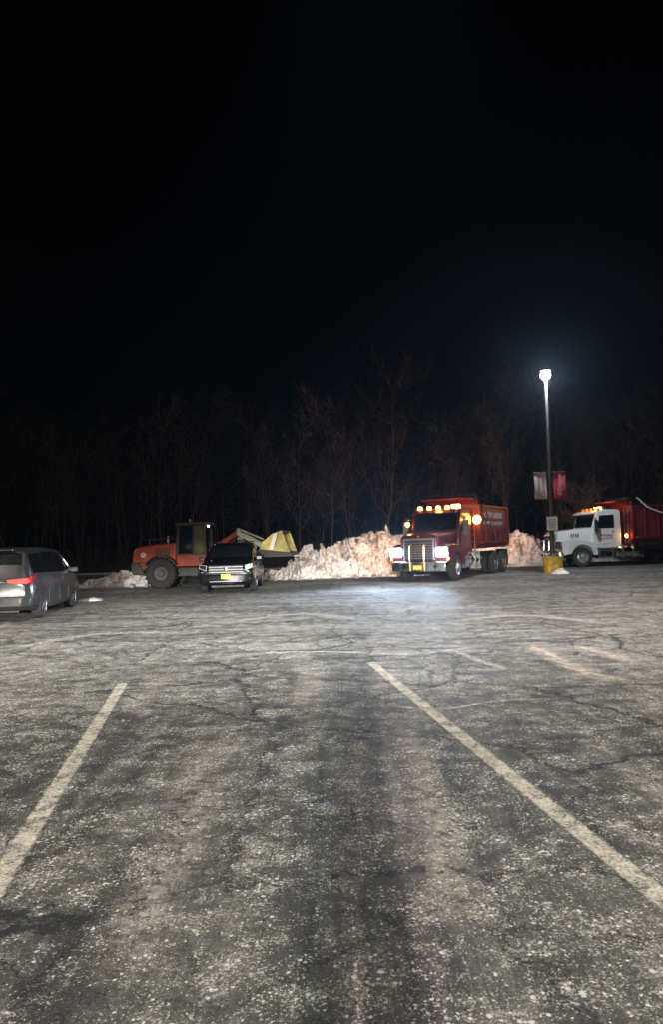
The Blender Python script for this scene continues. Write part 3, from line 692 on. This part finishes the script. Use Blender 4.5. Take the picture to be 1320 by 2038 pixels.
text('PARKING',.075,'ink',sg,(0,-.012,zc-.05),(1,0,0),UZ); text('ONLY',.075,'ink',sg,(0,-.012,zc-.16),(1,0,0),UZ)
q=G(121,1160); sg=thing('small_sign','small white sign on a thin post beyond the grey minivan','sign',(q.x*1.2,q.y*1.2,0))
pz=PT(121,1110,q.y*1.2).z
MB().tube((0,0,0),(0,0,pz+.1),.025).build('post','steel',sg); MB().box(-.14,.14,-.04,-.03,pz-.25,pz+.08).build('sign_face','signwhite',sg)
# ------------------------------------------------------------ snow
def hsh(v):
    return (math.sin(v.x*127.1+v.y*311.7+v.z*74.7)*43758.5453)%1.0
def mound(name,label,cx,cy,w,d,prof,seed,m='snow',res=.07,chunk=.45,csc=1.8,rot=0,disp=.12,cat='snow pile',group=None):
    nx,ny=int(w/res),int(d/res); vs=[];fs=[]
    so=Vector((seed*13.7,seed*7.1,0))
    for j in range(ny+1):
        for i in range(nx+1):
            u=i/nx; v=j/ny*2-1
            x=(u-.5)*w; y=v*d/2
            k=u*(len(prof)-1); a=min(int(k),len(prof)-2); h=prof[a]+(prof[a+1]-prof[a])*(k-a)
            ed=max(0,1-abs(v)**2.0)**.8; ex=min(1,min(u,1-u)*9)
            pp=Vector((x,y,0))+so
            wp=pp+.25*noise.noise_vector(pp*1.7)
            dd,pt=noise.voronoi(wp*csc); dd2,pt2=noise.voronoi(wp*csc*2.7)
            bl=(hsh(pt[0])-.45)*chunk+(hsh(pt2[0])-.5)*chunk*.55
            bl-= max(0,.14-(dd[1]-dd[0]))*1.6*chunk
            fr=noise.fractal(pp*2.5,1.0,2.0,4)*.14*chunk*2
            e=ed*ex
            z=h*e+(bl+fr)*min(1,e*2.2)*min(1,h*1.2+.25)-.03*(1-min(1,e*6))
            if e<=.001: z=-.03
            q=noise.noise_vector(Vector((x*2.3,y*2.3,z*2.5))+so)*disp*min(1,e*3)
            vs.append((x+q.x,y+q.y,max(z,-.03)))
    for j in range(ny):
        for i in range(nx):
            a=j*(nx+1)+i; fs.append((a,a+1,a+nx+2,a+nx+1))
    o=MB().add(vs,fs).build(name,m,None,(cx,cy,0),fix=False); o.rotation_euler=(0,0,rot)
    return tag(o,label,cat,group)
mound('snow_pile','large dirty plowed snow pile left of the red truck',.45,35.2,8.4,4.6,[.12,.2,.3,.55,1.05,1.35,1.2,1.35,1.45,1.7,1.95,1.75,1.6,1.4],1,chunk=.85,csc=1.5,disp=.15)
mound('snow_pile','snow pile between the red truck and the white cab truck',9.9,41.6,7.5,3.6,[.5,1.2,1.6,1.9,1.8,1.9,1.6,.9,.4],2,chunk=.6)
a=G(158,1172);b=G(305,1168)
mound('snow_bank','low bright snow bank behind the orange loader at left',(a.x+b.x)/2,31.0,abs(b.x-a.x)+1.2,1.4,[.1,.2,.35,.5,.62,.5,.4,.35,.2],3,'snowclean',.05,.3,3,disp=.07,cat='snow bank')
a=G(175,1197); mound('snow_patch','small snow patch by the front wheel of the grey minivan',a.x,a.y+.3,.8,.5,[.03,.08,.10,.04],4,'snow',.04,.1,4,disp=.05,cat='snow')
mound('snow_patch','small clump of snow against the yellow lamp base',lb.x+.12,lb.y-.55,.75,.42,[.08,.2,.24,.1],5,'snowclean',.03,.14,5,disp=.03,cat='snow')
a=G(1195,1118); mound('snow_patch','snow strip under the white cab truck',a.x,a.y+1.2,3.4,1.3,[.05,.12,.2,.18,.12,.05],6,'snowclean',.06,.2,3,disp=.04,cat='snow')
a=G(1310,1120); mound('snow_patch','snow strip behind the rear wheels of the white cab truck',a.x+.5,a.y+4.5,4,1.5,[.1,.3,.35,.3,.1],8,'snow',.07,.2,3,disp=.04,cat='snow')
base=None
for i in range(26):
    if base is None:
        bm=bmesh.new(); bmesh.ops.create_icosphere(bm,subdivisions=2,radius=.5)
        for v in bm.verts: v.co*=1+.35*noise.noise(v.co*2.1)+.12*noise.noise(v.co*6)
        me=bpy.data.meshes.new('snow_chunk'); bm.to_mesh(me); bm.free(); me.materials.append(M['snow']); 
        o=bpy.data.objects.new('snow_chunk',me); C.objects.link(o); base=o
    else:
        o=base.copy(); C.objects.link(o)
    s=random.uniform(.08,.28); x=random.uniform(-4.2,2.2); y=32.7+random.uniform(-.7,.4)-(.4 if x<-2 else 0)
    if i>20: x,y=random.uniform(-9.8,-7.0),30.1+random.uniform(-.3,.1)
    o.location=(x,y,s*.25); o.scale=(s*1.3,s,s*.8); o.rotation_euler=(random.random(),random.random(),random.random()*6)
    if i>20: tag(o,'loose snow lump in front of the low bank at left','snow','loose snow lumps by the left bank')
    else: tag(o,'loose snow lump on the asphalt at the foot of the large pile','snow','loose snow lumps at the foot of the large pile')
# ------------------------------------------------------------ trees
def tree_meshes(seed,h,spread,up,r0,stems=1,fine=1.0):
    rnd=random.Random(seed); tr=MB(); cr=MB()
    def limb(mb,p,d,r,L,n,seg,bend,taper,upb):
        pts=[(p.copy(),d.copy(),r)]
        for i in range(n):
            d=(d+Vector((rnd.gauss(0,bend),rnd.gauss(0,bend),rnd.gauss(0,bend*.5)+upb))).normalized()
            q=p+d*L/n; r2=r*taper
            mb.tube(p,q,r,r2,seg,False); p=q; r=r2; pts.append((p.copy(),d.copy(),r))
        return pts
    def side(d,ang):
        u=d.orthogonal().normalized(); u=Matrix.Rotation(rnd.uniform(0,2*PI),3,d)@u
        return (d*math.cos(ang)+u*math.sin(ang)).normalized()
    for s in range(stems):
        d0=Vector((0,0,1)) if stems==1 else Vector((rnd.gauss(0,.35),rnd.gauss(0,.35),1)).normalized()
        T=limb(tr,Vector((rnd.uniform(-.1,.1)*(stems>1),0,-.05)),d0,r0,h*.86,11,7,.08,.84,.05)
        k0=3 if stems==1 else 1
        for i in range(k0,len(T)):
            p,d,r=T[i]
            for c in range(2 if i<len(T)-1 else 3):
                LL=h*spread*(1-.45*i/len(T))*rnd.uniform(.6,1.1)
                Lm=limb(cr,p,side(d,rnd.uniform(.5,1.05)),r*.5,LL,5,4,.15,.76,up)
                for j in range(1,len(Lm)):
                    p1,d1,r1=Lm[j]
                    for c1 in range(2):
                        B=limb(cr,p1,side(d1,rnd.uniform(.4,.9)),max(r1*.55,.013),LL*.42*rnd.uniform(.5,1.1),3,3,.16,.75,up)
                        for j1 in range(1,len(B)):
                            p2,d2,r2=B[j1]
                            for c2 in range(2):
                                limb(cr,p2,side(d2,rnd.uniform(.3,.8)),max(r2*.65,.009)*fine,LL*.2*rnd.uniform(.5,1.2),2,3,.15,.7,up)
    return tr,cr
def me_(mb,m):
    x=bpy.data.meshes.new('t'); x.from_pydata(mb.v,[],mb.f); x.materials.append(M[m]); return x
protos=[]
for k,(h,sp,up,r0) in enumerate(((15,.34,.09,.18),(12.5,.37,.08,.12),(13.5,.34,.10,.11),(11,.42,.05,.13))):
    tr,cr=tree_meshes(20+k,h,sp,up,r0)
    protos.append((me_(tr,'bark'),me_(cr,'bark2')))
def put_tree(k,x,y,s,rz,label,group=None,name='bare_tree',protos_=None):
    a,b=(protos_ or protos)[k]
    t=thing(name,label,'tree',(x,y,0),rz,group); t.scale=(s,s,s)
    for nm,m_ in (('trunk',a),('crown',b)):
        o=bpy.data.objects.new(nm,m_); C.objects.link(o); o.parent=t
x=(757-660)/F*50; put_tree(0,x,50,.93,1.1,'tallest bare tree, rising behind the right end of the large snow pile')
rt=random.Random(5)
px=[20,95,170,250,330,395,470,535,600,665,715,820,880,945,1010,1190,1250,1310,1370]
for i,p in enumerate(px):
    Y=rt.uniform(47,57); put_tree(rt.choice([1,2,3,1,2,0]),(p+rt.uniform(-18,18)-660)/F*Y,Y,rt.uniform(.72,1.0),rt.uniform(0,6),
        'bare leafless tree standing in the dark row behind the parking lot','bare trees along the lot edge')
tr,cr=tree_meshes(77,5.2,.34,.06,.08,4,1.2)
sp=[(me_(tr,'bark'),me_(cr,'bark2'))]
put_tree(0,(1168-660)/F*45.8,45.8,.95,0,'low rounded bare tree lit by the lamp, behind the white cab truck',None,'small_bare_tree',sp)
rw=random.Random(9); mb=MB()
for i in range(170):
    Y=rw.uniform(58,72); x=rw.uniform(-42,42); h=rw.uniform(7,14)
    p=Vector((x,Y,0)); d=Vector((rw.gauss(0,.07),0,1)); q=p+d*h; mb.tube(p,q,.09,.02,4,False)
    for j in range(16):
        a=p+d*h*rw.uniform(.25,.95); dd=Vector((rw.gauss(0,1),rw.gauss(0,.5),rw.uniform(.5,1.6))).normalized(); e=a+dd*rw.uniform(1.2,3)
        mb.tube(a,e,.035,.012,3,False)
        for c in range(3):
            a2=a+(e-a)*rw.uniform(.3,1); mb.tube(a2,a2+Vector((rw.gauss(0,.6),rw.gauss(0,.4),rw.uniform(.2,1.1))),.018,.01,3,False)
o=mb.build('distant_wood','bark2',fix=False,smooth=False); tag(o,'dark mass of bare woodland far behind the lot','woodland',None,'stuff')
mb=MB()
for i in range(2600):
    Y=rw.uniform(45.6,52); x=rw.uniform(-30,32); a=Vector((x,Y,0))
    for c in range(2):
        mb.tube(a,a+Vector((rw.gauss(0,.5),rw.gauss(0,.3),rw.uniform(.5,1.9))),.012,.006,3,False)
o=mb.build('undergrowth','bark2',fix=False,smooth=False); tag(o,'tangled bare undergrowth at the edge of the woods','undergrowth',None,'stuff')
# ------------------------------------------------------------ person taking the photograph (stands behind the camera, casts the long shadow)
def person():
    J={'pel':(0,-.52,.98),'chest':(0,-.50,1.28),'neck':(0,-.50,1.50),'head':(0,-.48,1.66),
       'hipl':(-.10,-.52,.92),'kneel':(-.11,-.50,.50),'ankl':(-.10,-.53,.09),'toel':(-.12,-.36,.04),
       'hipr':(.10,-.52,.92),'kneer':(.11,-.50,.50),'ankr':(.10,-.53,.09),'toer':(.12,-.36,.04),
       'shl':(-.22,-.50,1.43),'ell':(-.32,-.34,1.24),'wrl':(-.10,-.16,1.50),'hal':(-.07,-.13,1.58),
       'shr':(.22,-.50,1.43),'elr':(.32,-.34,1.24),'wrr':(.10,-.16,1.50),'har':(.07,-.13,1.58)}
    rad={'pel':.22,'chest':.24,'neck':.08,'head':.12,'hip':.14,'knee':.11,'ank':.085,'toe':.05,'sh':.11,'el':.07,'wr':.045,'ha':.035}
    E=[('pel','chest'),('chest','neck'),('neck','head')]
    for s in 'lr': E+=[('pel','hip'+s),('hip'+s,'knee'+s),('knee'+s,'ank'+s),('ank'+s,'toe'+s),('chest','sh'+s),('sh'+s,'el'+s),('el'+s,'wr'+s),('wr'+s,'ha'+s)]
    ks=list(J); me=bpy.data.meshes.new('person'); me.from_pydata([J[k] for k in ks],[(ks.index(a),ks.index(b)) for a,b in E],[])
    o=bpy.data.objects.new('person',me); C.objects.link(o)
    o.modifiers.new('skin','SKIN'); sv=me.skin_vertices[0].data
    for i,k in enumerate(ks):
        r=rad.get(k) or rad.get(k[:-1]) or .06; sv[i].radius=(r,r); sv[i].use_root=(k=='pel')
    sd=o.modifiers.new('sub','SUBSURF'); sd.levels=1; sd.render_levels=1
    me.materials.append(M['cloth'])
    tag(o,'person in a dark coat standing with both hands raised, behind the viewpoint','person')
try: person()
except Exception as e: print('person failed',e)
# ------------------------------------------------------------ lights
light('SPOT',(-.45,-30,4.6),205000,(1,.85,.81),.24,(-.1,3.2,0),44,.85,.25)
light('SPOT',(-1.25,-30,4.6),80000,(.68,1,.84),.3,(-.1,3.2,0),44,.85,.25)
light('SPOT',(-9,-5,9),7200,(1,.94,.82),.8,(-3,4,0),84,.95)
light('SPOT',(11,-3,9),5800,(1,.88,.76),.8,(4,5,0),84,.95)
light('SPOT',(-14,11,10),7500,(1,.95,.85),.5,(-4,14,0),78,.95)  # added overhead fill for the left middle ground
light('SPOT',(15,12,10),7000,(1,.82,.74),.5,(7,17,0),90,.95)  # added warm overhead fill for the right middle ground
light('SPOT',(1,8,11),8500,(.95,.98,1),.5,(0,15,0),80,.95)  # added overhead fill above the lot, no pole stands there
light('POINT',(lb.x,lb.y-.36,HT-.05),2300,(.76,.88,1),.1)
for s in (-1,1):
    p=red_c+red_h*1.42+left_r*.96*s+Vector((0,0,1.16))
    light('SPOT',p,3000,(.58,.75,1),.1,p+red_h*10+Vector((0,0,.8)),70,.95)
    light('POINT',p+red_h*.25,14,(.5,.68,1),.06)  # added close to each headlight to imitate bloom
p=red_c-red_h*1.0+Vector((0,0,3.25)); light('POINT',p,36,(1,.40,.07),.15)
p=red_c-red_h*2.3+left_r*1.6+Vector((0,0,2.5)); light('POINT',p,20,(1,.38,.07),.1)
p=red_c+red_h*2.0+Vector((0,0,1.3)); light('POINT',p,12,(1,.45,.12),.2)
p=red_c-red_h*7.9+Vector((0,0,2.9)); light('SPOT',p,2000,(1,.60,.45),.15,p+Vector((-.05,1,.22)),130,.9)  # added warm spot behind the tailgate to brighten the trees
p=wh_c-wh_h*1.2+Vector((0,0,3.35)); light('POINT',p,40,(1,.45,.1),.2)
light('SPOT',(2.6,31.3,2.6),640,(1,.55,.32),.15,(1.6,35.2,.8),90,.9)
light('SPOT',(-1.2,29.4,2.6),620,(1,.90,.80),.2,(-.8,35,.6),80,.9)
light('SPOT',(8.6,37.6,3.0),200,(1,.55,.45),.2,(10.2,41.5,1.2),80,.9)
p=lc+lf*1.6-ll*2.2+Vector((0,0,2.6)); light('SPOT',p,170,(1,.88,.55),.08,lc+lf*3.6-ll*.9+Vector((0,0,1.7)),50,.8)
light('POINT',(-9.2,29.4,2.0),36,(1,.93,.82),.2)
# ------------------------------------------------------------ world
w=bpy.data.worlds.new('World'); scene.world=w; w.use_nodes=True; nt=w.node_tree
bg=nt.nodes['Background']
sk=nt.nodes.new('ShaderNodeTexSky'); sk.sky_type='NISHITA'; sk.sun_disc=False; sk.sun_elevation=R(-3); sk.sun_rotation=R(180)
tc=nt.nodes.new('ShaderNodeTexCoord'); z=nd(nt,'ShaderNodeSeparateXYZ',{0:tc.outputs['Generated']}).outputs[2]
fade=mr(nt,z,.0,.5,1,0,True)
tint=mix(nt,fade,(.0,.0,.0),(.00055,.0007,.0012))
bw=nd(nt,'ShaderNodeRGBToBW',{0:sk.outputs[0]}).outputs[0]
add=nt.nodes.new('ShaderNodeMix'); add.data_type='RGBA'; add.blend_type='ADD'; add.inputs[0].default_value=.002
nt.links.new(tint,add.inputs[6]); nt.links.new(bw,add.inputs[7])
nt.links.new(add.outputs[2],bg.inputs[0]); bg.inputs[1].default_value=1.0
# thin haze added for halos round the lamps, in place of lens bloom
vs_=nt.nodes.new('ShaderNodeVolumeScatter'); vs_.inputs['Density'].default_value=.00032; vs_.inputs['Anisotropy'].default_value=.72
vs_.inputs['Color'].default_value=(.62,.78,1,1)
nt.links.new(vs_.outputs[0],nt.nodes['World Output'].inputs['Volume'])
